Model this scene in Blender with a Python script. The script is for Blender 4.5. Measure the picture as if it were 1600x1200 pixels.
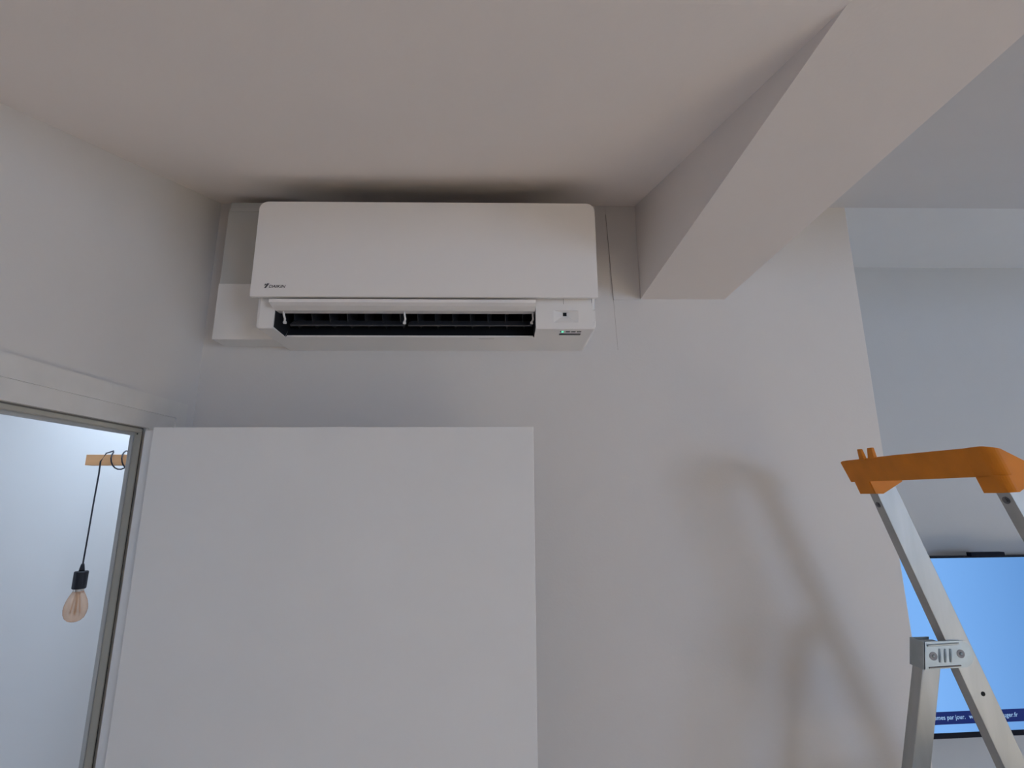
import bpy, bmesh, math, random
from mathutils import Vector, Matrix

for o in list(bpy.data.objects):
    bpy.data.objects.remove(o, do_unlink=True)
SC = bpy.context.scene
COL = SC.collection
H = 1.89                       # eye height above the floor; z values below are mostly "H + ..."
PI = math.pi

# ------------------------------------------------------------------ camera
cam = bpy.data.cameras.new('camera')
cam.sensor_fit = 'HORIZONTAL'
cam.sensor_width = 36.0
cam.lens = 18.0407
cam.clip_start = 0.02
cam_o = bpy.data.objects.new('camera', cam)
COL.objects.link(cam_o)
cam_o.matrix_world = Matrix(((0.999825058, 0.0, -0.018704391, 0.0),
                             (-0.018274347, -0.213200716, -0.976837501, 0.0),
                             (-0.003987789, 0.977008421, -0.213163419, H),
                             (0, 0, 0, 1)))
SC.camera = cam_o

# ------------------------------------------------------------------ world, lights, exposure
SC.view_settings.view_transform = 'Standard'
SC.view_settings.look = 'None'
SC.view_settings.exposure = -0.08
SC.view_settings.gamma = 1.0
SC.view_settings.use_curve_mapping = False
SC.cycles.max_bounces = 16
SC.cycles.diffuse_bounces = 12
SC.cycles.sample_clamp_indirect = 6.0

wd = bpy.data.worlds.new('overcast_sky')
SC.world = wd
wd.use_nodes = True
wd.node_tree.nodes['Background'].inputs[0].default_value = (0.62, 0.76, 1.0, 1)
wd.node_tree.nodes['Background'].inputs[1].default_value = 0.4


def window_light(name, loc, rot, sx, sy, power, color):
    l = bpy.data.lights.new(name, 'AREA')
    l.shape = 'RECTANGLE'
    l.size, l.size_y = sx, sy
    l.energy = power
    l.color = color
    o = bpy.data.objects.new(name, l)
    COL.objects.link(o)
    o.location = loc
    o.rotation_euler = rot
    return o


# daylight through the rear window; other unseen openings are added to suit the light
window_light('daylight_rear_window', (3.1, -3.16, 1.80), (PI / 2, 0, 0), 1.15, 1.0, 52, (0.53, 0.69, 1.0))
floor_fill = window_light('floor_bounce_fill', (3.0, -4.5, 4.1), (0, 0, 0), 2.4, 1.6, 660, (1.0, 0.94, 0.72))  # added warm panel aimed at the floor, lifts the ceiling by bounce
floor_fill.rotation_euler = (Vector((2.4, -1.6, 0.0)) - Vector(floor_fill.location)).to_track_quat('-Z', 'Y').to_euler()
floor_fill.data.spread = math.radians(80)
window_light('added_side_window_light', (4.36, -2.0, 1.25), (0, PI / 2, 0), 1.9, 1.4, 6, (0.85, 0.93, 1.0))  # added window light, out of view, brightens the near ladder stile
window_light('added_niche_window_light', (4.36, 0.85, 0.85), (0, PI / 2, 0), 1.3, 1.4, 8, (0.45, 0.70, 1.0))  # added low window light, sends blue up onto the right ceiling
window_light('added_hall_window_light', (-3.16, 0.35, 1.75), (0, -PI / 2, 0), 1.5, 1.7, 8.5, (0.64, 0.77, 1.0))  # added light, out of view, to brighten the hall
window_light('added_hall_skylight', (-1.13, 1.50, 2.70), (0, 0, 0), 0.30, 0.40, 12.5, (0.64, 0.80, 1.0))  # added unseen skylight, brightens the upper right of the hall wall


# ------------------------------------------------------------------ materials
def mat(name, color, rough=0.5, metal=0.0, spec=0.5, noise=0.0, nscale=8.0, bump=0.0, bscale=200.0,
        emit=None, estr=0.0, trans=0.0, ior=1.45, stretch=None, coat=0.0):
    m = bpy.data.materials.new(name)
    m.use_nodes = True
    nt = m.node_tree
    b = nt.nodes['Principled BSDF']
    b.inputs['Base Color'].default_value = (*color, 1)
    b.inputs['Roughness'].default_value = rough
    b.inputs['Metallic'].default_value = metal
    b.inputs['Specular IOR Level'].default_value = spec
    b.inputs['Transmission Weight'].default_value = trans
    b.inputs['IOR'].default_value = ior
    b.inputs['Coat Weight'].default_value = coat
    tc = nt.nodes.new('ShaderNodeTexCoord')
    src = tc.outputs['Object']
    if stretch:
        mp = nt.nodes.new('ShaderNodeMapping')
        mp.inputs['Scale'].default_value = stretch
        nt.links.new(src, mp.inputs[0])
        src = mp.outputs[0]
    if noise:
        n = nt.nodes.new('ShaderNodeTexNoise')
        n.inputs['Scale'].default_value = nscale
        n.inputs['Detail'].default_value = 5
        nt.links.new(src, n.inputs['Vector'])
        r = nt.nodes.new('ShaderNodeValToRGB')
        r.color_ramp.elements[0].position = 0.3
        r.color_ramp.elements[1].position = 0.7
        r.color_ramp.elements[0].color = (*[c * (1 - noise) for c in color], 1)
        r.color_ramp.elements[1].color = (*[min(1, c * (1 + noise)) for c in color], 1)
        nt.links.new(n.outputs['Fac'], r.inputs[0])
        nt.links.new(r.outputs[0], b.inputs['Base Color'])
    if bump:
        n2 = nt.nodes.new('ShaderNodeTexNoise')
        n2.inputs['Scale'].default_value = bscale
        n2.inputs['Detail'].default_value = 3
        nt.links.new(src, n2.inputs['Vector'])
        bp = nt.nodes.new('ShaderNodeBump')
        bp.inputs['Strength'].default_value = bump
        bp.inputs['Distance'].default_value = 0.002
        nt.links.new(n2.outputs['Fac'], bp.inputs['Height'])
        nt.links.new(bp.outputs[0], b.inputs['Normal'])
    if emit:
        b.inputs['Emission Color'].default_value = (*emit, 1)
        b.inputs['Emission Strength'].default_value = estr
    return m


M_WALL = mat('white_wall_paint', (0.715, 0.70, 0.69), 0.85, spec=0.2, noise=0.015, nscale=3, bump=0.12, bscale=140)
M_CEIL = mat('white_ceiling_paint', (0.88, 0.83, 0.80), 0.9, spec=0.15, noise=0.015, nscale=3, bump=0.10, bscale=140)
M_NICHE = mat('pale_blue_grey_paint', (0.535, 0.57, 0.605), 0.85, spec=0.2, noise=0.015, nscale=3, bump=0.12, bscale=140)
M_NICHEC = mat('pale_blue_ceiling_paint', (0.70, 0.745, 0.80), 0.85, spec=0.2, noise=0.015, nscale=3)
M_BEAM = mat('warm_white_beam_paint', (0.755, 0.715, 0.695), 0.85, spec=0.2, noise=0.015, nscale=3, bump=0.12, bscale=140)
M_CEILR = mat('cool_lit_ceiling_paint', (0.68, 0.69, 0.71), 0.9, spec=0.15, noise=0.015, nscale=3, bump=0.10, bscale=140)  # same ceiling; the cooler, dimmer light right of the beam is painted in
M_HALL = mat('hall_white_paint', (0.80, 0.80, 0.80), 0.85, spec=0.2, noise=0.01, nscale=3)
M_TRIM = mat('white_gloss_trim', (0.72, 0.71, 0.69), 0.45, noise=0.03, nscale=20, bump=0.06, bscale=60)
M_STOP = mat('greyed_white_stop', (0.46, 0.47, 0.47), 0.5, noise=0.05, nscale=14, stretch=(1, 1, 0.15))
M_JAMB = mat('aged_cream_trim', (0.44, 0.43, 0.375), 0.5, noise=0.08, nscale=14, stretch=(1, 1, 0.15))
M_DARKGAP = mat('dark_joint', (0.10, 0.09, 0.08), 0.9)  # dark tone for the jamb gap and the housing seams
M_DOOR = mat('white_satin_door', (0.76, 0.765, 0.77), 0.55, spec=0.4, noise=0.015, nscale=5, bump=0.05, bscale=90)
M_AC = mat('matte_white_plastic', (0.86, 0.845, 0.835), 0.45, spec=0.4)
M_ACBODY = mat('white_plastic_housing', (0.84, 0.83, 0.82), 0.42, spec=0.4)
M_BLACK = mat('black_plastic', (0.012, 0.012, 0.014), 0.4, spec=0.4)
M_DUCT = mat('dark_grey_duct_plastic', (0.022, 0.023, 0.027), 0.45, spec=0.35)
M_VANE = mat('charcoal_vane_plastic', (0.028, 0.029, 0.033), 0.45)
M_BLADE = mat('dark_grey_blade_plastic', (0.060, 0.062, 0.070), 0.35)
M_SEAM = mat('hairline_crack', (0.40, 0.37, 0.35), 0.9)
M_JOINT = mat('shaded_paint_joint', (0.20, 0.185, 0.165), 0.9)
M_LINK = mat('white_linkage', (0.8, 0.8, 0.8), 0.4)
M_LOGO = mat('grey_logo_ink', (0.10, 0.10, 0.11), 0.6)
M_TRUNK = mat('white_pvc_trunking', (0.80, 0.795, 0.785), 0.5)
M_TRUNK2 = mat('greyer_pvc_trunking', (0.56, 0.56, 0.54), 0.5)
M_LED = mat('green_led', (0.1, 0.9, 0.5), 0.4, emit=(0.12, 1.0, 0.55), estr=0.9)
M_ORANGE = mat('orange_plastic', (0.64, 0.21, 0.012), 0.5, spec=0.35, noise=0.08, nscale=25, bump=0.05, bscale=60)
M_ALU = mat('brushed_aluminium', (0.44, 0.452, 0.446), 0.48, metal=0.75, noise=0.10, nscale=30, stretch=(1, 1, 0.12),
            bump=0.05, bscale=80)
M_STEEL = mat('zinc_plated_steel', (0.38, 0.425, 0.44), 0.42, metal=0.85, noise=0.08, nscale=40)
M_RIVET = mat('dark_rivet_steel', (0.16, 0.16, 0.17), 0.35, metal=0.8)
M_HOLE = mat('dark_hole', (0.01, 0.01, 0.01), 0.8)
M_RUBBER = mat('black_rubber', (0.02, 0.02, 0.02), 0.8)
M_TVBODY = mat('navy_black_tv_plastic', (0.006, 0.007, 0.016), 0.5, spec=0.12)
M_BANNER = mat('navy_banner', (0.0, 0.0, 0.0), 0.5, spec=0.1, emit=(0.010, 0.022, 0.135), estr=1.0)
M_CAPTION = mat('pale_blue_caption', (0.0, 0.0, 0.0), 0.4, emit=(0.33, 0.55, 0.85), estr=1.0)
M_WOOD = mat('pale_pine', (0.74, 0.40, 0.19), 0.6, noise=0.18, nscale=9, stretch=(0.35, 3, 3))
M_CORD = mat('dark_fabric_cord', (0.035, 0.035, 0.045), 0.8)
M_SOCKET = mat('black_socket', (0.010, 0.010, 0.016), 0.5)
M_BRASS = mat('lamp_cap_metal', (0.55, 0.5, 0.45), 0.3, metal=0.9)
M_FLOOR = mat('oak_floor', (0.64, 0.52, 0.445), 0.5, noise=0.15, nscale=4, stretch=(6, 0.6, 1))
M_FRAME = mat('white_window_frame', (0.8, 0.8, 0.8), 0.4)

# screen with a soft gradient in the broadcast picture
M_SCREEN = mat('lit_blue_screen', (0, 0, 0), 0.45, spec=0.15)
nt = M_SCREEN.node_tree
_b = nt.nodes['Principled BSDF']
_tc = nt.nodes.new('ShaderNodeTexCoord')
_sx = nt.nodes.new('ShaderNodeSeparateXYZ')
_mr = nt.nodes.new('ShaderNodeMapRange')
_mr.inputs['From Min'].default_value = -0.25
_mr.inputs['From Max'].default_value = 0.20
_cr = nt.nodes.new('ShaderNodeValToRGB')
_cr.color_ramp.elements[0].color = (0.205, 0.465, 0.95, 1)
_cr.color_ramp.elements[1].color = (0.115, 0.295, 0.66, 1)
nt.links.new(_tc.outputs['Object'], _sx.inputs[0])
nt.links.new(_sx.outputs['X'], _mr.inputs['Value'])
nt.links.new(_mr.outputs[0], _cr.inputs[0])
nt.links.new(_cr.outputs[0], _b.inputs['Emission Color'])
_b.inputs['Emission Strength'].default_value = 1.0


def glass(name, tint, refl, haze=None):
    m = bpy.data.materials.new(name)
    m.use_nodes = True
    t = m.node_tree
    for n in list(t.nodes):
        if n.type != 'OUTPUT_MATERIAL':
            t.nodes.remove(n)
    out = [n for n in t.nodes if n.type == 'OUTPUT_MATERIAL'][0]
    tr = t.nodes.new('ShaderNodeBsdfTransparent')
    tr.inputs[0].default_value = (*tint, 1)
    gl = t.nodes.new('ShaderNodeBsdfGlossy')
    gl.inputs[0].default_value = (1, 1, 1, 1)
    gl.inputs['Roughness'].default_value = 0.05
    mx = t.nodes.new('ShaderNodeMixShader')
    lw = t.nodes.new('ShaderNodeLayerWeight')
    lw.inputs[0].default_value = refl
    t.links.new(lw.outputs['Fresnel'], mx.inputs[0])
    t.links.new(tr.outputs[0], mx.inputs[1])
    t.links.new(gl.outputs[0], mx.inputs[2])
    t.links.new(mx.outputs[0], out.inputs[0])
    if haze:
        # the faint milky body of tinted glass
        df = t.nodes.new('ShaderNodeBsdfDiffuse')
        df.inputs[0].default_value = (*haze, 1)
        m2 = t.nodes.new('ShaderNodeMixShader')
        m2.inputs[0].default_value = 0.33
        t.links.new(mx.outputs[0], m2.inputs[1])
        t.links.new(df.outputs[0], m2.inputs[2])
        t.links.new(m2.outputs[0], out.inputs[0])
    return m


M_PANE = glass('window_pane_glass', (0.96, 0.98, 0.98), 0.1)
M_BULB = glass('amber_bulb_glass', (0.97, 0.88, 0.79), 0.06, (0.85, 0.58, 0.42))
M_FILAMENT = mat('unlit_filament', (0.62, 0.40, 0.22), 0.5)


# ------------------------------------------------------------------ helpers
def link(name, me, material, parent=None):
    o = bpy.data.objects.new(name, me)
    COL.objects.link(o)
    if material is not None:
        for m in (material if isinstance(material, (list, tuple)) else [material]):
            me.materials.append(m)
    if parent is not None:
        o.parent = parent
        o.matrix_parent_inverse = parent.matrix_world.inverted()
    return o


def obj(name, bm, material, parent=None, smooth=False, origin=None):
    bmesh.ops.recalc_face_normals(bm, faces=bm.faces[:])
    if origin is not None:
        bmesh.ops.translate(bm, verts=bm.verts[:], vec=[-c for c in origin])
    me = bpy.data.meshes.new(name)
    bm.to_mesh(me)
    bm.free()
    if smooth:
        for p in me.polygons:
            p.use_smooth = True
    o = link(name, me, material)
    if origin is not None:
        o.location = origin
    if parent is not None:
        bpy.context.view_layer.update()
        o.parent = parent
        o.matrix_parent_inverse = parent.matrix_world.inverted()
    return o


def tag(o, label=None, cat=None, group=None, kind=None):
    if label:
        o['label'] = label
    if cat:
        o['category'] = cat
    if group:
        o['group'] = group
    if kind:
        o['kind'] = kind
    return o


def empty(name, loc):
    o = bpy.data.objects.new(name, None)
    o.empty_display_size = 0.1
    COL.objects.link(o)
    o.location = loc
    bpy.context.view_layer.update()
    return o


def box(bm, x0, x1, y0, y1, z0, z1, mi=0):
    v = [bm.verts.new((x, y, z)) for z in (z0, z1) for y in (y0, y1) for x in (x0, x1)]
    fs = []
    for q in ((0, 1, 3, 2), (4, 6, 7, 5), (0, 4, 5, 1), (2, 3, 7, 6), (0, 2, 6, 4), (1, 5, 7, 3)):
        f = bm.faces.new([v[i] for i in q])
        f.material_index = mi
        fs.append(f)
    return v, fs


def bevel(bm, w, seg=2, angle=0.5):
    es = [e for e in bm.edges if len(e.link_faces) == 2 and e.calc_face_angle(0) > angle]
    bmesh.ops.bevel(bm, geom=es, offset=w, segments=seg, profile=0.7, affect='EDGES')


def boxobj(name, dims, material, parent=None, bw=0.0, seg=2, origin=None):
    bm = bmesh.new()
    box(bm, *dims)
    if bw:
        bmesh.ops.recalc_face_normals(bm, faces=bm.faces[:])
        bevel(bm, bw, seg)
    return obj(name, bm, material, parent, origin=origin)


def prism(bm, pts, axis, a, b, mi=0, edge_mi=None):
    """pts: outline in the plane normal to axis; extruded from a to b."""
    def P(p, t):
        if axis == 'X':
            return (t, p[0], p[1])
        if axis == 'Y':
            return (p[0], t, p[1])
        return (p[0], p[1], t)
    A = [bm.verts.new(P(p, a)) for p in pts]
    B = [bm.verts.new(P(p, b)) for p in pts]
    n = len(pts)
    for s in (A, B):
        f = bm.faces.new(s)
        f.material_index = mi
    for i in range(n):
        f = bm.faces.new((A[i], A[(i + 1) % n], B[(i + 1) % n], B[i]))
        f.material_index = edge_mi[i] if edge_mi else mi
    return A, B


def rounded_rect(x0, x1, z0, z1, r, n=6):
    """r = radii (bl, br, tr, tl)"""
    pts = []
    cs = [(x0, z0, PI, 1.5 * PI, r[0], 1, 1), (x1, z0, 1.5 * PI, 2 * PI, r[1], -1, 1),
          (x1, z1, 0, PI / 2, r[2], -1, -1), (x0, z1, PI / 2, PI, r[3], 1, -1)]
    for cx, cz, a0, a1, rr, sx, sz in cs:
        if rr <= 0:
            pts.append((cx, cz))
            continue
        for i in range(n + 1):
            a = a0 + (a1 - a0) * i / n
            pts.append((cx + sx * rr + rr * math.cos(a), cz + sz * rr + rr * math.sin(a)))
    return pts


def tube(bm, pts, r, n=8):
    pts = [Vector(p) for p in pts]
    rings = []
    up = Vector((0.13, 0.31, 0.94))
    for i, p in enumerate(pts):
        d = (pts[min(i + 1, len(pts) - 1)] - pts[max(i - 1, 0)]).normalized()
        s = d.cross(up)
        if s.length < 1e-4:
            s = d.cross(Vector((1, 0, 0)))
        s.normalize()
        t = s.cross(d).normalized()
        rings.append([bm.verts.new(p + r * (math.cos(2 * PI * k / n) * s + math.sin(2 * PI * k / n) * t)) for k in range(n)])
    for a, b in zip(rings, rings[1:]):
        for k in range(n):
            bm.faces.new((a[k], a[(k + 1) % n], b[(k + 1) % n], b[k]))
    bm.faces.new(rings[0])
    bm.faces.new(rings[-1])


def lathe(bm, prof, c, n=24):
    """prof: (radius, z offset) list, turned about the vertical through c"""
    rings = []
    for r, z in prof:
        if r < 1e-5:
            rings.append([bm.verts.new((c[0], c[1], c[2] + z))])
        else:
            rings.append([bm.verts.new((c[0] + r * math.cos(2 * PI * k / n), c[1] + r * math.sin(2 * PI * k / n), c[2] + z))
                          for k in range(n)])
    for a, b in zip(rings, rings[1:]):
        for k in range(n):
            k2 = (k + 1) % n
            if len(a) == 1:
                bm.faces.new((a[0], b[k2], b[k]))
            elif len(b) == 1:
                bm.faces.new((a[k], a[k2], b[0]))
            else:
                bm.faces.new((a[k], a[k2], b[k2], b[k]))
    for s in (rings[0], rings[-1]):
        if len(s) > 1:
            bm.faces.new(s)


def disc(bm, c, axis, r, h, n=16):
    """short cylinder starting at c along axis"""
    ax = Vector(axis).normalized()
    s = ax.orthogonal().normalized()
    t = ax.cross(s)
    A = [bm.verts.new(Vector(c) + r * (math.cos(2 * PI * k / n) * s + math.sin(2 * PI * k / n) * t)) for k in range(n)]
    B = [bm.verts.new(v.co + ax * h) for v in A]
    bm.faces.new(A)
    bm.faces.new(B)
    for k in range(n):
        bm.faces.new((A[k], A[(k + 1) % n], B[(k + 1) % n], B[k]))


def ring(bm, c, axis, r0, r1, h, n=20):
    ax = Vector(axis).normalized()
    s = ax.orthogonal().normalized()
    t = ax.cross(s)
    def R(r, q):
        return [bm.verts.new(Vector(c) + ax * q + r * (math.cos(2 * PI * k / n) * s + math.sin(2 * PI * k / n) * t)) for k in range(n)]
    a, b, c2, d = R(r0, 0), R(r1, 0), R(r1, h), R(r0, h)
    for p, q in ((a, b), (b, c2), (c2, d), (d, a)):
        for k in range(n):
            bm.faces.new((p[k], p[(k + 1) % n], q[(k + 1) % n], q[k]))


def text_obj(name, body, width, origin, xdir, zdir, material, parent, shear=0.0, bold=0.0, align='LEFT', height=None):
    cu = bpy.data.curves.new(name, 'FONT')
    cu.body = body
    cu.size = 1.0
    cu.shear = shear
    cu.offset = bold
    tmp = bpy.data.objects.new(name + '_tmp', cu)
    COL.objects.link(tmp)
    dg = bpy.context.evaluated_depsgraph_get()
    me = bpy.data.meshes.new_from_object(tmp.evaluated_get(dg))
    bpy.data.objects.remove(tmp, do_unlink=True)
    xs = [v.co.x for v in me.vertices]
    x0, x1 = min(xs), max(xs)
    s = width / (x1 - x0)
    sy = s
    if height is not None:
        ys = [v.co.y for v in me.vertices]
        sy = height / (max(ys) - min(0, min(ys)))
    X, Z, O = Vector(xdir), Vector(zdir), Vector(origin)
    for v in me.vertices:
        q = (v.co.x - (x1 if align == 'RIGHT' else x0)) * s
        v.co = O + X * q + Z * (v.co.y * sy)
    me.materials.clear()
    o = link(name, me, material)
    bpy.context.view_layer.update()
    o.parent = parent
    o.matrix_parent_inverse = parent.matrix_world.inverted()
    return o


def structure(o, label, cat):
    return tag(o, label, cat, kind='structure')


# ------------------------------------------------------------------ the room shell
XL = -0.852            # left wall, room side
YB = 1.42              # back wall
XE = 1.062             # free end of the back wall
YT = 1.842             # wall behind the television
XR, YR = 4.2, -3.0     # right wall and rear wall
ZF = 0.5665            # level ceiling (relative to the eye)
ZC = 0.870             # ceiling where it meets the back wall
YS = 0.492             # where the slope begins

structure(boxobj('floor', (-3.1, 4.3, -3.1, 2.0, -0.08, 0.0), M_FLOOR), 'brown wooden floor of the room below the picture', 'floor')

# ceiling: level near the windows, rising towards the back wall, level again in the niche with the screen
CEIL = [(YR - .1, H + .5475), (.385, H + .5475), (.41, H + .5490), (.44, H + .5535), (YS, H + ZF), (YB, H + ZC), (YB, H + ZC + .12),
        (YS, H + ZF + .12), (YR - .1, H + ZF + .12)]
bm = bmesh.new()
prism(bm, CEIL, 'X', -0.95, 0.4085)
structure(obj('ceiling', bm, M_CEIL), 'white painted ceiling sloping up to the wall above the air conditioner', 'ceiling')
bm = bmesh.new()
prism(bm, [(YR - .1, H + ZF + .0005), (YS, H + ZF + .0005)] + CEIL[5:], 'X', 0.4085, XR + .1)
structure(obj('ceiling_right', bm, M_CEILR), 'sloping ceiling right of the boxed beam, cooler light put into its colour', 'ceiling')
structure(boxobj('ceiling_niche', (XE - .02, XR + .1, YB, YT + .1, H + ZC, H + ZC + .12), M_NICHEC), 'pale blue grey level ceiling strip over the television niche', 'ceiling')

# beam under the slope
bm = bmesh.new()
prism(bm, [(-.15, H + ZF - .0003), (YB + .02, H + ZF - .0003), (YB + .02, H + ZC + .02), (YB - .02, H + ZC + .02), (YS, H + ZF + .02), (-.15, H + ZF + .02)], 'X', 0.4075, 0.6575)
bmesh.ops.recalc_face_normals(bm, faces=bm.faces[:])
structure(obj('ceiling_beam', bm, M_BEAM), 'white boxed beam running under the sloping ceiling to the back wall', 'beam')

# back wall: a solid block ending at XE
wb = structure(boxobj('wall_back', (XL - .09, XE, YB, YT + .1, 0, H + ZC + .06), M_WALL, bw=0.003), 'off white back wall carrying the air conditioner', 'wall')
# plaster board between the seam and the beam, a hair proud of the wall
bm = bmesh.new()
prism(bm, [(0.3275, H + .5635), (0.4065, H + .5635), (0.4065, H + ZC - .001), (0.3155, H + ZC - .001)], 'Y', YB - .0022, YB + .004)
p = obj('plaster_panel', bm, M_WALL, wb)
# hairline crack along its edge and on down the wall
bm = bmesh.new()
prism(bm, [(0.3264, H + .5630), (0.3279, H + .5630), (0.3164, H + .8400), (0.3152, H + .8400)], 'Y', YB - .0030, YB + .002)
prism(bm, [(0.3329, H + .41), (0.3336, H + .41), (0.3279, H + .5630), (0.3270, H + .5630)], 'Y', YB - .0004, YB + .002)
obj('wall_seam', bm, M_SEAM, wb)

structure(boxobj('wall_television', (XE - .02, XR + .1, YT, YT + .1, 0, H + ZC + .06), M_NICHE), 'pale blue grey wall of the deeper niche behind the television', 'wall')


def wall_with_hole(name, axis, a, b, u0, u1, z0, z1, hu0, hu1, hz0, hz1, material):
    """axis 'X': wall lies in a..b along X, u is Y;  axis 'Y': wall in a..b along Y, u is X"""
    bm = bmesh.new()
    def bx(p, q, r, s):
        if q - p < 1e-4 or s - r < 1e-4:
            return
        if axis == 'X':
            box(bm, a, b, p, q, r, s)
        else:
            box(bm, p, q, a, b, r, s)
    bx(u0, hu0, z0, z1)
    bx(hu1, u1, z0, z1)
    bx(hu0, hu1, z0, hz0)
    bx(hu0, hu1, hz1, z1)
    return obj(name, bm, material)


# left wall with the doorway; opening seen through the frame is Y 0.39 .. 1.22
DY0, DY1, DZ = 0.392, 1.2205, 0.143
structure(wall_with_hole('wall_left', 'X', XL - .08, XL, YR - .1, YB + .005, 0, H + ZC + .06, 0.31, 1.302, 0.0, H + .222, M_WALL),
          'white left wall above and beside the open doorway', 'wall')
structure(wall_with_hole('wall_rear', 'Y', YR - .1, YR, XL - .08, XR + .1, 0, H + ZF + .06, 2.3, 3.9, 0.30, 2.37, M_WALL),
          'white rear wall with a window, behind the viewpoint', 'wall')
bm = bmesh.new()
for d in ((YR - .1, -2.7, 0, 2.82), (-1.3, .15, 0, 2.82), (1.55, YT + .1, 0, 2.82), (-2.7, -1.3, 0, .3), (-2.7, -1.3, 2.2, 2.82), (.15, 1.55, 0, .2), (.15, 1.55, 1.5, 2.82)):
    box(bm, XR, XR + .1, *d)
structure(obj('wall_right', bm, M_WALL),
          'white right wall with two windows, outside the picture', 'wall')


def window(name, axis, pos, u0, u1, z0, z1, label):
    w = empty(name, (pos, (u0 + u1) / 2, z0) if axis == 'X' else ((u0 + u1) / 2, pos, z0))
    structure(w, label, 'window')
    bm = bmesh.new()
    t = .05
    for (p, q, r, s) in ((u0, u0 + t, z0, z1), (u1 - t, u1, z0, z1), (u0 + t, u1 - t, z0, z0 + t), (u0 + t, u1 - t, z1 - t, z1),
                         ((u0 + u1) / 2 - t / 2, (u0 + u1) / 2 + t / 2, z0 + t, z1 - t)):
        if axis == 'X':
            box(bm, pos - .025, pos + .025, p, q, r, s)
        else:
            box(bm, p, q, pos - .025, pos + .025, r, s)
    obj('window_frame', bm, M_FRAME, w)
    for p, q in ((u0 + t, (u0 + u1) / 2 - t / 2), ((u0 + u1) / 2 + t / 2, u1 - t)):
        d = (pos - .002, pos + .002, p, q, z0 + t, z1 - t) if axis == 'X' else (p, q, pos - .002, pos + .002, z0 + t, z1 - t)
        boxobj('pane', d, M_PANE, w)


window('window_1', 'Y', YR - .05, 2.3, 3.9, 0.30, 2.37, 'white framed two pane window in the rear wall')
window('window_2', 'X', XR + .05, -2.7, -1.3, 0.3, 2.2, 'tall white framed window added in the right wall, out of view')
window('window_4', 'X', XR + .05, 0.15, 1.55, 0.2, 1.5, 'low white framed window added at the niche end of the right wall, out of view')

# hall beyond the doorway
HX0, HY0, HY1, HZ = -3.0, -1.0, 1.74, 2.62
structure(boxobj('wall_hall_back', (HX0 - .1, XL - .08, HY1, HY1 + .1, 0, HZ + .05), M_HALL), 'bright bluish white wall of the hall seen through the doorway', 'wall')
structure(boxobj('wall_hall_front', (HX0 - .1, XL - .08, HY0 - .1, HY0, 0, HZ + .05), M_HALL), 'white near wall of the hall, out of view', 'wall')
structure(wall_with_hole('wall_hall_left', 'X', HX0 - .1, HX0, HY0 - .1, HY1 + .1, 0, HZ + .05, -0.4, 1.1, 0.9, 2.6, M_HALL), 'white hall wall with a window, out of view', 'wall')
bm = bmesh.new()
for d in ((HX0 - .1, -1.28, HY0 - .1, HY1 + .1), (-.98, XL - .08, HY0 - .1, HY1 + .1), (-1.28, -.98, HY0 - .1, 1.30), (-1.28, -.98, 1.70, HY1 + .1)):
    box(bm, *d, HZ, HZ + .1)
structure(obj('ceiling_hall', bm, M_HALL), 'white ceiling of the hall beyond the doorway', 'ceiling')
window('window_3', 'X', HX0 - .05, -0.4, 1.1, 0.9, 2.6, 'white framed window added to light the hall, out of view')

# ------------------------------------------------------------------ door frame (trim_1)
fr = empty('trim_1', (XL, DY1, 0))
structure(fr, 'white painted door frame with stepped casing in the left wall', 'door frame')


def frame_side(name, dims, m, bw=0.001):
    return boxobj(name, dims, m, fr, bw=bw, seg=1)


# far jamb: rebate strip (cream) and stop (grey white); near jamb mirrored; head above
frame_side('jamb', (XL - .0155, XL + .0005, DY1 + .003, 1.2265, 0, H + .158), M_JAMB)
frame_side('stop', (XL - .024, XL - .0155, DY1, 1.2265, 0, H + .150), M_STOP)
boxobj('jamb_core', (XL - .024, XL - .0045, 1.2265, 1.301, 0, H + .221), M_DARKGAP, fr)
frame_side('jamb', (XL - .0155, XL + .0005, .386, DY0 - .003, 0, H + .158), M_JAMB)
frame_side('stop', (XL - .024, XL - .0155, .386, DY0, 0, H + .150), M_TRIM)
boxobj('jamb_core', (XL - .079, XL - .0045, .311, .386, 0, H + .221), M_TRIM, fr)
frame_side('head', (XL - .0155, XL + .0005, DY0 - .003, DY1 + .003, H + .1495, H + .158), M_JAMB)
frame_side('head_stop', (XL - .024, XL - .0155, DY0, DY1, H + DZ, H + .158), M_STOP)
boxobj('head_core', (XL - .024, XL - .0025, .386, 1.2265, H + .158, H + .221), M_JOINT, fr)
boxobj('head_lining', (XL - .079, XL - .024, .386, 1.2295, H + .160, H + .221), M_TRIM, fr)


bm = bmesh.new()
disc(bm, (XL - .0085, DY1 + .0031, H + .1465), (0, -1, 0), .0016, .0008, 10)
obj('screw_hole', bm, M_HOLE, fr)


# casing: inner and outer band, mitred around the opening (far leg, head, near leg)
def casing(name, o, i, ztop_o, ztop_i, t0, t1):
    # o / i = distance beyond the far opening edge for outer / inner outline
    bm = bmesh.new()
    yo0, yi0, yi1, yo1 = .386 - o, .386 - i, 1.2265 + i, 1.2265 + o
    out = [(yo0, 0), (yo0, ztop_o), (yo1, ztop_o), (yo1, 0), (yi1, 0), (yi1, ztop_i), (yi0, ztop_i), (yi0, 0)]
    # three convex quads so the mitre stays clean
    quads = [[(yi1, 0), (yo1, 0), (yo1, ztop_o), (yi1, ztop_i)],
             [(yi0, ztop_i), (yi1, ztop_i), (yo1, ztop_o), (yo0, ztop_o)],
             [(yo0, 0), (yi0, 0), (yi0, ztop_i), (yo0, ztop_o)]]
    for q in quads:
        prism(bm, q, 'X', t0, t1)
    return obj(name, bm, M_TRIM, fr)


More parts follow.
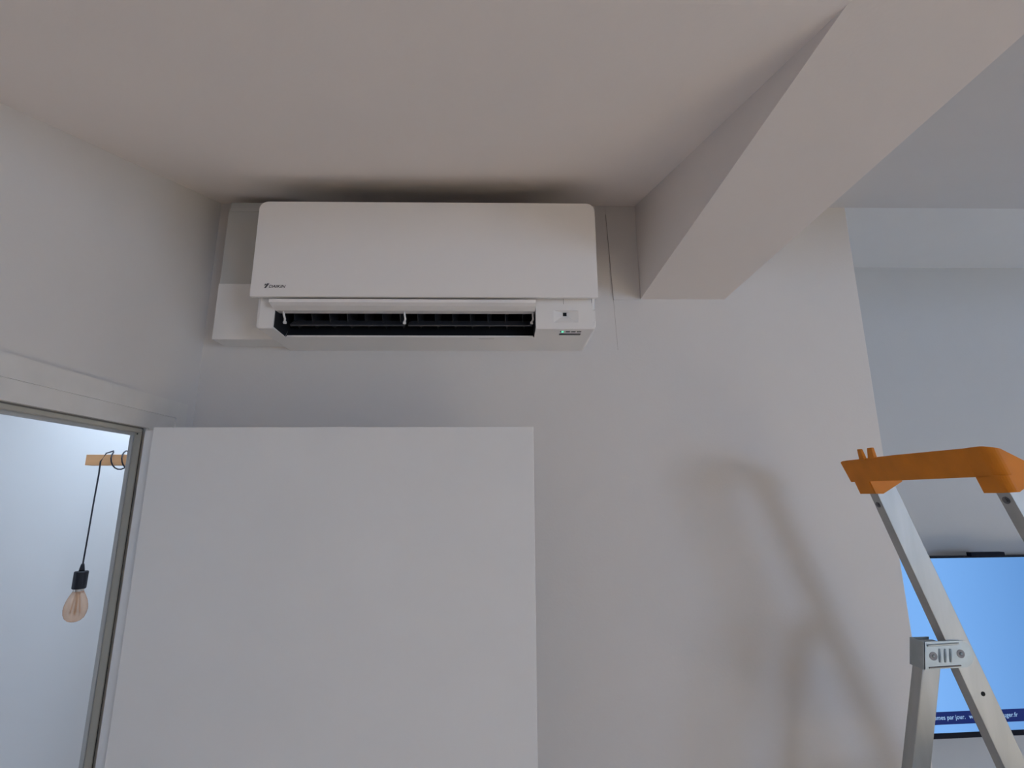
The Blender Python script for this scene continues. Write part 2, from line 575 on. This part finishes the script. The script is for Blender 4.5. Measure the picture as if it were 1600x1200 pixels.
casing('casing_inner', .100, .0080, H + .201, H + .1615, XL - .004, XL + .009)
casing('casing_outer', .139, .0985, H + .2405, H + .1995, XL - .004, XL + .014)

# ------------------------------------------------------------------ open door leaf
LF = (-0.7755, 0.070, 1.150, 1.190)
dr = structure(boxobj('door_1', (LF[0], LF[1], LF[2], LF[3], 0.008, H + .1525), M_DOOR, bw=0.0016, seg=2, origin=(LF[0], LF[3], 0.008)),
               'plain white flush door leaf standing open under the air conditioner', 'door')
boxobj('rebate_lip', (-0.8070, LF[0] + .004, 1.1700, 1.1890, 0.008, H + .1480), M_DOOR, dr, bw=.0016)
for z in (0.25, 1.15):
    bm = bmesh.new()
    lathe(bm, [(.006, 0), (.006, .09)], (XL + .03, 1.200, z), 12)
    box(bm, XL + .0142, XL + .03, 1.199, 1.2015, z + .004, z + .086)
    box(bm, XL + .03, LF[0] + .03, 1.1895, 1.192, z + .004, z + .086)
    box(bm, XL + .028, XL + .032, 1.1895, 1.2005, z + .004, z + .086)
    obj('hinge', bm, M_STEEL, dr)
# lever handle, below the picture
bm = bmesh.new()
disc(bm, (0.01, 1.150, 1.03), (0, -1, 0), .024, .008)
disc(bm, (0.01, 1.142, 1.03), (0, -1, 0), .009, .035)
tube(bm, [(0.016, 1.110, 1.03), (-0.03, 1.108, 1.03), (-0.10, 1.110, 1.03)], .0085, 10)
obj('handle', bm, M_STEEL, dr)

# ------------------------------------------------------------------ air conditioner
ac = empty('air_conditioner', (-0.188, YB, H + .407))
tag(ac, 'white wall mounted air conditioner with open louvre, beneath the ceiling', 'air conditioner')
AX0, AX1 = -0.6105, 0.2345          # outer sides
OX0, OX1 = -0.567, 0.0835           # outlet opening
YF, ZB, ZT = 1.219, H + .407, H + .716
bm = bmesh.new()
# left and right cheeks with the front-bottom and outer-bottom edges broken
cheek = [(YB - .001, ZB), (YF + .002, ZB), (YF, ZB + .003), (YF, ZT - .012), (YF + .012, ZT), (YB - .001, ZT)]


def taper(bm, pts, x_in, x_out, d):
    """cheek from x_in to x_out; the last d of it is drawn in to break the outer edge"""
    s = 1 if x_out > x_in else -1
    cy, cz = YB - .001, (ZB + ZT) / 2
    def inset(p):
        y = p[0] if p[0] >= YB - .002 else p[0] + d * .55
        z = p[1] + d if p[1] < cz else p[1] - d
        return (y, z)
    levels = [(x_in, pts), (x_out - s * d, pts), (x_out - s * d * .3, [((a[0] + b[0] * .42) / 1.42, (a[1] + b[1] * .42) / 1.42) for a, b in zip(pts, [inset(p) for p in pts])]),
              (x_out, [inset(p) for p in pts])]
    rs = [[bm.verts.new((x, *p)) for p in q] for x, q in levels]
    n = len(pts)
    faces = []
    for a, b in zip(rs, rs[1:]):
        for k in range(n):
            faces.append(bm.faces.new((a[k], a[(k + 1) % n], b[(k + 1) % n], b[k])))
    bm.faces.new(rs[0])
    bm.faces.new(rs[-1])


taper(bm, cheek, OX0, AX0, .008)
# right cheek: front face opened for the sensor recess
RX0, RX1, RZ0, RZ1 = 0.128, 0.191, H + .4235, H + .4555
taper(bm, [(YB - .001, ZB), (YF + .002, ZB), (YF, ZB + .003), (YF, RZ0), (YF + .02, RZ0), (YF + .02, RZ1), (YF, RZ1), (YF, ZT - .012), (YF + .012, ZT), (YB - .001, ZT)],
      OX1, AX1, .008)
# fill the slot left and right of the recess, then the pyramid itself
box(bm, OX1, RX0, YF, YF + .02, RZ0, RZ1)
box(bm, RX1, AX1 - .0024, YF, YF + .02, RZ0, RZ1)
box(bm, AX1 - .003, AX1, YF + .0045, YF + .02, RZ0 - .001, RZ1 + .001)
apx = [(0.153, YF + .010, H + .4525), (0.1625, YF + .010, H + .4525), (0.1625, YF + .010, H + .4435), (0.153, YF + .010, H + .4435)]
rim = [(RX0, YF, RZ1), (RX1, YF, RZ1), (RX1, YF, RZ0), (RX0, YF, RZ0)]
va = [bm.verts.new(c) for c in apx]
vr = [bm.verts.new(c) for c in rim]
for k in range(4):
    bm.faces.new((vr[k], vr[(k + 1) % 4], va[(k + 1) % 4], va[k]))
bm.faces.new(va)
# middle, with the curved air duct hollowed out of it
mid = [(YB - .001, ZB), (1.292, ZB), (1.296, ZB + .004), (1.318, ZB + .040), (1.345, ZB + .085), (1.348, ZB + .120), (1.325, ZB + .145),
       (1.285, ZB + .150), (1.255, ZB + .115), (1.238, ZB + .074), (YF, ZB + .074), (YF, ZT - .012), (YF + .012, ZT), (YB - .001, ZT)]
prism(bm, mid, 'X', OX0, OX1, 0, [0, 0, 1, 1, 1, 1, 1, 1, 1, 0, 0, 0, 0, 0])
# dark side cheeks of the duct
duct = [(YF + .004, ZB + .005), (1.290, ZB + .002), (1.318, ZB + .040), (1.345, ZB + .085), (1.348, ZB + .120), (1.325, ZB + .145), (1.285, ZB + .150), (1.255, ZB + .115),
        (1.238, ZB + .074), (YF + .004, ZB + .070)]
prism(bm, duct, 'X', OX0 - .001, OX0 + .0012, 1)
prism(bm, duct, 'X', OX1 - .0012, OX1 + .001, 1)
obj('housing', bm, [M_ACBODY, M_DUCT], ac)

boxobj('intake_grille', (AX0 + .02, AX1 - .02, YF + .03, YB - .01, ZT - .004, ZT + .004), M_DUCT, ac)
# front panel: rounded plate with softened rim
bm = bmesh.new()
prism(bm, rounded_rect(-0.6135, 0.2355, H + .4760, H + .7315, (.002, .002, .022, .022), 8), 'Y', 1.183, 1.1915)
prism(bm, rounded_rect(-0.6115, 0.2335, H + .4860, H + .7295, (.002, .002, .021, .021), 8), 'Y', 1.1914, 1.2165)
bmesh.ops.recalc_face_normals(bm, faces=bm.faces[:])
fe = [e for e in bm.edges if all(abs(v.co.y - 1.183) < 1e-5 for v in e.verts) and max(v.co.z for v in e.verts) > H + .4785]
bmesh.ops.bevel(bm, geom=fe, offset=.0065, segments=4, profile=.5, affect='EDGES', clamp_overlap=True)
fp = obj('front_panel', bm, M_AC, ac, smooth=False)
# emblem and lettering low on its left
bm = bmesh.new()
yy = 1.1826
prism(bm, [(-0.5815, H + .5035), (-0.5790, H + .5095), (-0.5755, H + .5060)], 'Y', yy, yy + .0006)
prism(bm, [(-0.5808, H + .4975), (-0.5765, H + .4975), (-0.5690, H + .5095), (-0.5745, H + .5095)], 'Y', yy, yy + .0006)
em = obj('emblem', bm, M_LOGO, fp)
text_obj('lettering', 'DAIKIN', 0.0405, (-0.5695, yy, H + .4985), (1, 0, 0), (0, 0, 1), M_LOGO, fp, shear=0.22, bold=0.025, height=0.0076)

# upper flap, opened outwards
bm = bmesh.new()
flap = [(1.186, H + .4710), (1.1885, H + .4635), (1.200, H + .4590), (1.222, H + .4545), (1.2475, H + .4560), (1.2480, H + .4590), (1.225, H + .4590), (1.205, H + .4640), (1.195, H + .4715)]
prism(bm, flap, 'X', OX0 - .001, 0.082)
fl = obj('flap', bm, M_AC, ac)
for x in (OX0 + .016, -0.2475, 0.0775):
    bm = bmesh.new()
    tube(bm, [(x, 1.235, H + .4560), (x, 1.2375, H + .4480), (x + .001, 1.243, H + .4400), (x - .003, 1.252, H + .4340)], .0026, 8)
    disc(bm, (x - .006, 1.2525, H + .4335), (1, 0, 0), .0036, .007, 10)
    obj('flap_arm', bm, M_LINK, fl)
# lower louvre blade with rounded ends, inside the duct, split at the middle arm
for x0, x1 in ((OX0 + .022, -0.252), (-0.243, OX1 - .006)):
    bm = bmesh.new()
    prism(bm, rounded_rect(x0, x1, 0, .034, (.004, .004, .014, .014), 5), 'Z', 0, .0035)
    rot = Matrix.Rotation(math.radians(38), 4, 'X')
    bmesh.ops.transform(bm, matrix=Matrix.Translation((0, 1.262, H + .4275)) @ rot, verts=bm.verts[:])
    obj('lower_blade', bm, M_BLADE, ac)
# vertical vanes
for k in range(14):
    x = OX0 + .030 + k * .0455
    bm = bmesh.new()
    prism(bm, [(1.268, H + .4640), (1.276, H + .4440), (1.302, H + .4330), (1.325, H + .4560), (1.335, H + .4900), (1.330, H + .5300), (1.290, H + .5350), (1.268, H + .5000)], 'X', x, x + .0016)
    bmesh.ops.transform(bm, matrix=Matrix.Translation((x, 1.29, 0)) @ Matrix.Rotation(math.radians(-8), 4, 'Z') @ Matrix.Translation((-x, -1.29, 0)), verts=bm.verts[:])
    obj('vane', bm, M_VANE, ac)
# hint of the horizontal guide bars behind the vanes
for y, z in ((1.333, .462), (1.338, .492)):
    bm = bmesh.new()
    tube(bm, [(OX0 + .004, y, H + z), (OX1 - .004, y, H + z)], .0030, 8)
    obj('guide_bar', bm, M_VANE, ac)
boxobj('outlet_lip', (OX0 + .006, OX1 - .003, 1.2885, 1.2925, ZB - .0006, ZB + .004), M_ACBODY, ac)
# sensor eye, seam lines, status display
boxobj('sensor_eye', (0.1531, 0.1623, YF + .0085, YF + .0105, H + .4437, H + .4523), M_BLACK, ac)
bm = bmesh.new()
box(bm, 0.1535, 0.1542, YF - .0003, YF + .001, H + .4720, H + .5000)
obj('seam_line', bm, M_DARKGAP, ac)
bm = bmesh.new()
box(bm, 0.2255, 0.2262, YF - .0003, YF + .001, H + .4760, H + .4990)
obj('seam_line', bm, M_DARKGAP, ac)
bm = bmesh.new()
box(bm, 0.1462, 0.2010, 1.2570, 1.2680, ZB - .0008, ZB + .002)
for k in range(4):
    x = 0.1462 + k * .0143
    box(bm, x, x + .0108, 1.2385, 1.2445, ZB - .0008, ZB + .002)
dp = obj('status_display', bm, M_BLACK, ac)
boxobj('status_light', (0.1497, 0.1552, 1.2380, 1.2450, ZB - .0014, ZB + .001), M_LED, dp)
# little drain plug seam on the right of the lip
boxobj('latch', (-0.062, -0.022, 1.302, 1.3035, ZB - .0006, ZB + .001), M_TRUNK2, ac)

# ------------------------------------------------------------------ cable trunking beside it
tr = empty('cable_trunking', (-0.70, YB, H + .418))
tag(tr, 'white plastic cable trunking box in the corner left of the air conditioner', 'trunking')
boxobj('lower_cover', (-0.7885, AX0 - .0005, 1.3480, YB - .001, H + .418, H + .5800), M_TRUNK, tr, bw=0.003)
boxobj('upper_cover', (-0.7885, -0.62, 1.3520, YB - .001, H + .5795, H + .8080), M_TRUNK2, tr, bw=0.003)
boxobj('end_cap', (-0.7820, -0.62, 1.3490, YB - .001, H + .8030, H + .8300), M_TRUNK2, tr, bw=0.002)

# ------------------------------------------------------------------ television
TH = math.radians(3.8)
tv = empty('television', (1.60, 1.745, H - .727))
tag(tv, 'flat television showing a blue picture, mounted on the wall behind the ladder', 'television')
R_tv = Matrix.Translation((1.60, 1.745, 0)) @ Matrix.Rotation(TH, 4, 'Z')


def tvbox(name, u0, u1, d0, d1, z0, z1, m, parent=None, bw=0.0):
    bm = bmesh.new()
    box(bm, u0, u1, d0, d1, z0, z1)
    if bw:
        bmesh.ops.recalc_face_normals(bm, faces=bm.faces[:])
        bevel(bm, bw, 2)
    me = bpy.data.meshes.new(name)
    bmesh.ops.recalc_face_normals(bm, faces=bm.faces[:])
    bm.to_mesh(me)
    bm.free()
    o = link(name, me, m)
    o.matrix_world = R_tv
    bpy.context.view_layer.update()
    o.parent = parent or tv
    o.matrix_parent_inverse = (parent or tv).matrix_world.inverted()
    return o


tvbox('cabinet', -.460, .460, 0.0, .030, H - .7265, H - .1995, M_TVBODY, bw=.002)
sc_ = tvbox('screen', -.453, .453, -.0006, .004, H - .7100, H - .2045, M_SCREEN)
bn = tvbox('banner', -.453, .453, -.0010, .002, H - .6872, H - .6522, M_BANNER, sc_)
tvbox('sensor_bar', -.0615, .0590, -.004, .014, H - .2000, H - .1872, M_TVBODY, bw=.002)
tvbox('wall_mount', -.12, .12, .030, .080, H - .55, H - .33, M_BLACK)
ux = (math.cos(TH), math.sin(TH), 0)


def tvp(u, d, z):
    return R_tv @ Vector((u, d, z))


for body, w, u, al in (('légumes par jour.', .1225, -.1795, 'RIGHT'), ('www.mangerbouger.fr', .1640, -.1672, 'LEFT')):
    text_obj('caption', body, w, tvp(u, -.0016, H - .6735), ux, (0, 0, 1), M_CAPTION, sc_, align=al, bold=0.006)

# ------------------------------------------------------------------ hall: wooden arm and pendant lamp
AZ0, AZ1, AY0, AY1 = H + .0905, H + .1205, 1.500, 1.530
arm = tag(boxobj('wooden_arm', (-1.190, XL - .0805, AY0, AY1, AZ0, AZ1), M_WOOD, bw=.001), 'pale wooden arm with a dark cord wound round it, beyond the doorway', 'wooden arm')
lamp = empty('pendant_lamp', (-1.138, 1.49, H - .323))
tag(lamp, 'bare amber filament bulb hanging on a dark cord from the wooden arm', 'pendant lamp')
ayc, azc = (AY0 + AY1) / 2, (AZ0 + AZ1) / 2


def loop(t, x0, dx, r=.0265):
    a = t * 2 * PI
    return (x0 + dx * t, ayc - r * math.cos(a), azc + r * math.sin(a) * 1.0)


pts = []
# from behind the jamb: two turns round the arm, then down the front to the socket
for k in range(33):
    t = k / 16
    pts.append(loop(t + .0, -1.045, -.036))
pts = [(-1.00, ayc + .0, azc + .033), (-1.03, ayc - .014, azc + .033)] + [loop(.15 + k / 16, -1.050, -.030) for k in range(33)]
lx, ly = -1.137, 1.484
end = [(-1.118, ayc - .010, azc + .026), (-1.128, ayc - .024, azc + .018), (-1.132, ly - .004, azc - .006), (-1.134, ly, azc - .04), (-1.1355, ly, H - .02), (-1.136, ly, H - .10), (lx, ly, H - .180)]
bm = bmesh.new()
tube(bm, pts + end, .0020, 8)
obj('cord', bm, M_CORD, lamp, smooth=True)
bm = bmesh.new()
lathe(bm, [(.0024, .020), (.0042, .016), (.0062, .005), (.0066, 0)], (lx, ly, H - .1935), 16)
obj('cord_grip', bm, M_SOCKET, lamp, smooth=True)
bm = bmesh.new()
lathe(bm, [(.004, 0), (.0145, 0), (.0160, -.002), (.0160, -.043), (.0145, -.045), (.004, -.045)], (lx, ly, H - .1935), 28)
obj('socket', bm, M_SOCKET, lamp)
bm = bmesh.new()
lathe(bm, [(.0120, 0), (.0120, -.008), (.0105, -.010)], (lx, ly, H - .2385), 20)
obj('lamp_cap', bm, M_BRASS, lamp)
bm = bmesh.new()
prof = [(.0110, -.004), (.0135, -.009), (.0180, -.018), (.0228, -.030), (.0256, -.042), (.0264, -.052), (.0250, -.063), (.0208, -.0735), (.0140, -.0800), (.0070, -.0828), (0, -.0836)]
lathe(bm, prof, (lx, ly, H - .2385), 32)
bl = obj('bulb', bm, M_BULB, lamp, smooth=True)
bm = bmesh.new()
for k in range(4):
    a = k * PI / 2 + .5
    c, s = math.cos(a), math.sin(a)
    tube(bm, [(lx + .004 * c, ly + .004 * s, H - .250), (lx + .010 * c, ly + .010 * s, H - .300)], .0013, 6)
lathe(bm, [(.004, 0), (.0035, -.02), (.0015, -.06)], (lx, ly, H - .245), 10)
obj('filament', bm, M_FILAMENT, bl)

# ------------------------------------------------------------------ step ladder
ld = empty('step_ladder', (0.95, 1.0, 0))
tag(ld, 'aluminium step ladder with an orange top rail, standing at the right', 'step ladder')
SL = .344          # lean of the front stiles (dx per metre down)
RL = .268          # lean of the rear legs


def bar(bm, fx, fy, w, d, z0, z1, n=1):
    """sheared bar: fx(z), fy(z) give its low corner; w along X, d along Y"""
    v = []
    for i in range(n + 1):
        z = z0 + (z1 - z0) * i / n
        v.append([bm.verts.new((fx(z) + a, fy(z) + b, H + z)) for a, b in ((0, 0), (w, 0), (w, d), (0, d))])
    for a, b in zip(v, v[1:]):
        for k in range(4):
            bm.faces.new((a[k], a[(k + 1) % 4], b[(k + 1) % 4], b[k]))
    bm.faces.new(v[0])
    bm.faces.new(v[-1])


def stile_x(z):
    return .831 - SL * z


def rear_x(z):
    return .8775 + RL * (z + .355)


def far_y(z):
    return 1.147 - .030 * z


def near_y(z):
    return .843 + .030 * z


for side in ('far', 'near'):
    fy = far_y if side == 'far' else near_y
    bm = bmesh.new()
    bar(bm, stile_x, fy, .050, .025, -H + .030, .024)
    bmesh.ops.recalc_face_normals(bm, faces=bm.faces[:])
    bevel(bm, .0018, 2)
    st = obj('stile', bm, M_ALU, ld)
    # rivet on the narrow face and bolt hole in the web
    zr = -.022 if side == 'far' else -.010
    bm = bmesh.new()
    disc(bm, (stile_x(zr) + .0008, fy(zr) + .0135, H + zr), (-1, 0, -.33), .0062, .0018, 14)
    disc(bm, (stile_x(zr) + .0002, fy(zr) + .0135, H + zr), (-1, 0, -.33), .0030, .0026, 12)
    obj('rivet', bm, M_RIVET, st)
    bm = bmesh.new()
    disc(bm, (.997, fy(-.405) - .0004, H - .405), (0, 1, 0), .0046, .002, 16)
    obj('bolt_hole', bm, M_HOLE, st)
    bm = bmesh.new()
    box(bm, stile_x(-H) - .006, stile_x(-H) + .053, fy(-H) - .006, fy(-H) + .028, 0, .035)
    bmesh.ops.recalc_face_normals(bm, faces=bm.faces[:])
    bevel(bm, .003, 2)
    obj('rubber_foot', bm, M_RUBBER, ld)
    # rear leg
    ry = (lambda z: far_y(z)) if side == 'far' else (lambda z: near_y(z) - .008)
    bm = bmesh.new()
    bar(bm, rear_x, ry, .0385, .028, -H + .030, -.306)
    bmesh.ops.recalc_face_normals(bm, faces=bm.faces[:])
    bevel(bm, .0025, 2)
    obj('rear_leg', bm, M_ALU, ld)
    bm = bmesh.new()
    box(bm, rear_x(-H) - .006, rear_x(-H) + .040, ry(-H) - .006, ry(-H) + .036, 0, .035)
    bmesh.ops.recalc_face_normals(bm, faces=bm.faces[:])
    bevel(bm, .003, 2)
    obj('rubber_foot', bm, M_RUBBER, ld)
    # pressed steel bracket joining stile and rear leg
    y0 = far_y(-.33) - .0045 if side == 'far' else near_y(-.33) - .0125
    sgn = 1
    bm = bmesh.new()
    out = [(.8760, -.3562), (.8850, -.3028), (.9620, -.3010)]
    c, r = (.9605, -.3270), .0262
    for k in range(1, 10):
        a = math.radians(86 - k * 18)
        out.append((c[0] + r * math.cos(a), c[1] + r * math.sin(a)))
    out += [(.9560, -.3530)]
    outz = [(x, H + z) for x, z in out]
    prism(bm, outz, 'Y', y0, y0 + .0025)
    prism(bm, [(.8760, H - .3562), (.8850, H - .3028), (.9250, H - .3020), (.9170, H - .3545)], 'Y', y0 + .0355, y0 + .0380)
    prism(bm, [(.8755, H - .3562), (.8845, H - .3028), (.8870, H - .3028), (.8785, H - .3562)], 'Y', y0, y0 + .0380)
    bk = obj('hinge_bracket', bm, M_STEEL, ld)
    bm = bmesh.new()
    tube(bm, [(.891, y0 - .0002, H - .3100), (.920, y0 - .0006, H - .3085), (.958, y0 - .0002, H - .3065)], .0022, 8)
    obj('pressed_rib', bm, M_STEEL, bk)
    bm = bmesh.new()
    tube(bm, [(.887, y0 - .0002, H - .3525), (.920, y0 - .0006, H - .3510), (.955, y0 - .0002, H - .3490)], .0016, 8)
    obj('pressed_rib', bm, M_RIVET, bk)
    for k in range(3):
        x = .9150 + k * .0115
        bm = bmesh.new()
        tube(bm, [(x - .0030, y0 - .0001, H - .3425), (x - .0012, y0 - .0010, H - .3300), (x + .0010, y0 - .0001, H - .3165)], .0021, 8)
        obj('pressed_rib', bm, M_STEEL, bk)
    for x, z in ((.9000, -.3305), (.9590, -.3265)):
        bm = bmesh.new()
        ring(bm, (x, y0 + .0005, H + z), (0, -1, 0), .0054, .0084, .0011, 22)
        disc(bm, (x, y0 + .0005, H + z), (0, -1, 0), .0056, .0010, 18)
        obj('bracket_rivet', bm, M_RIVET, bk)
        bm = bmesh.new()
        lathe(bm, [(.0030, 0), (.0024, .0012), (.0010, .0019), (0, .0020)], (0, 0, 0), 14)
        bmesh.ops.transform(bm, matrix=Matrix.Translation((x, y0 - .0004, H + z)) @ Matrix.Rotation(PI / 2, 4, 'X'), verts=bm.verts[:])
        obj('rivet_head', bm, M_STEEL, bk, smooth=True)

# treads
for k in range(5):
    zz = 1.27 - .235 * k - H
    y0, y1 = near_y(zz) + .022, far_y(zz)
    xs = stile_x(zz)
    bm = bmesh.new()
    wdt = .22 if k == 0 else .08
    box(bm, xs + (-.13 if k == 0 else -.008), xs + .060 + (.02 if k == 0 else 0), y0, y1, H + zz - .028, H + zz)
    bmesh.ops.recalc_face_normals(bm, faces=bm.faces[:])
    bevel(bm, .003, 2)
    obj('tread', bm, M_ALU, ld)
for zz in (-1.1, -1.6):
    bm = bmesh.new()
    box(bm, rear_x(zz) + .008, rear_x(zz) + .028, near_y(zz) + .022, far_y(zz), H + zz - .012, H + zz + .012)
    obj('rear_brace', bm, M_ALU, ld)

# orange top rail: tilted plate between the stile heads, a socket over each head, two hooks
bm = bmesh.new()
T = .0035


def strip(bm, pairs, nrm):
    a = []
    for (t, b), n in zip(pairs, nrm):
        n = Vector(n).normalized() * T
        t, b = Vector(t) + Vector((0, 0, H)), Vector(b) + Vector((0, 0, H))
        a.append([bm.verts.new(c) for c in (t, b, b + n, t + n)])
    for p, q in zip(a, a[1:]):
        for k in range(4):
            bm.faces.new((p[k], p[(k + 1) % 4], q[(k + 1) % 4], q[k]))
    bm.faces.new(a[0])
    bm.faces.new(a[-1])


NX = (1, 0, .33)
strip(bm, [((.8005, 1.2125, .0740), (.8165, 1.2085, .0290)), ((.8000, 1.2070, .0765), (.8165, 1.2050, .0285)), ((.7985, 1.04, .0778), (.815, 1.04, .0280)),
           ((.8000, .8850, .0768), (.8165, .8850, .0285))], [NX] * 4)


def tilted(off, y, zt, zb):
    return ((.8265 - SL * zt + off, y, zt), (.8265 - SL * zb + off, y, zb))


def corner(y_start, rad, ztops, zbots, n=7):
    """the plate turning from the long side (facing -X) to the end (facing -Y)"""
    pr, nr = [], []
    for k in range(n + 1):
        a = PI / 2 * k / n
        pr.append(tilted(rad * (1 - math.cos(a)), y_start - rad * math.sin(a), ztops[0] + (ztops[1] - ztops[0]) * (k / n) ** 2, zbots[0] + (zbots[1] - zbots[0]) * k / n))
        nr.append((math.cos(a), math.sin(a), .33 * math.cos(a)))
    return pr, nr


pr, nr = corner(.8555, .020, (.0776, .0735), (.0284, .0200), 8)
strip(bm, [tilted(0, .885, .0768, .0285)] + pr + [((.8850, .8355, .0385), (.8870, .8355, .0290))], [NX] + nr + [(0, 1, 0)])
pr, nr = corner(.8495, .014, (.0300, .0300), (.0015, .0030), 6)
strip(bm, [tilted(0, .885, .0300, .0015)] + pr + [((.8560, .8358, .0400), (.8560, .8358, .0135)), ((.8760, .8358, .0400), (.8760, .8358, .0235))], [NX] + nr + [(0, 1, 0), (0, 1, 0)])
# far socket
strip(bm, [((.8000, 1.1960, .0768), (.8258, 1.1960, .0015)), ((.8000, 1.1490, .0768), (.8258, 1.1490, .0015))], [NX, NX])
prism(bm, [(.8262, H + .0015), (.8430, H + .0015), (.8900, H + .0285), (.8850, H + .0385), (.8030, H + .0760)], 'Y', 1.1455, 1.1490)
prism(bm, [(.8262, H + .0015), (.8430, H + .0015), (.8900, H + .0285), (.8850, H + .0385), (.8030, H + .0760)], 'Y', 1.1930, 1.1960)
prism(bm, [(.8262, H + .0015), (.8430, H + .0015), (.8900, H + .0285), (.8850, H + .0385), (.8030, H + .0760)], 'Y', .8820, .8850)
rail = obj('top_rail', bm, M_ORANGE, ld)
for y0, y1, lean in ((1.1260, 1.1420, .003), (1.0950, 1.1150, -.002)):
    bm = bmesh.new()
    A = [bm.verts.new(c) for c in ((.797, y0, H + .0740), (.805, y0, H + .0740), (.805, y1, H + .0740), (.797, y1, H + .0740))]
    B = [bm.verts.new(c) for c in ((.795, y0 + .003 + lean, H + .0990), (.801, y0 + .003 + lean, H + .0990), (.801, y1 - .003 + lean, H + .0990), (.795, y1 - .003 + lean, H + .0990))]
    bm.faces.new(A)
    bm.faces.new(B)
    for k in range(4):
        bm.faces.new((A[k], A[(k + 1) % 4], B[(k + 1) % 4], B[k]))
    bmesh.ops.recalc_face_normals(bm, faces=bm.faces[:])
    bevel(bm, .0015, 2)
    obj('tool_hook', bm, M_ORANGE, rail)
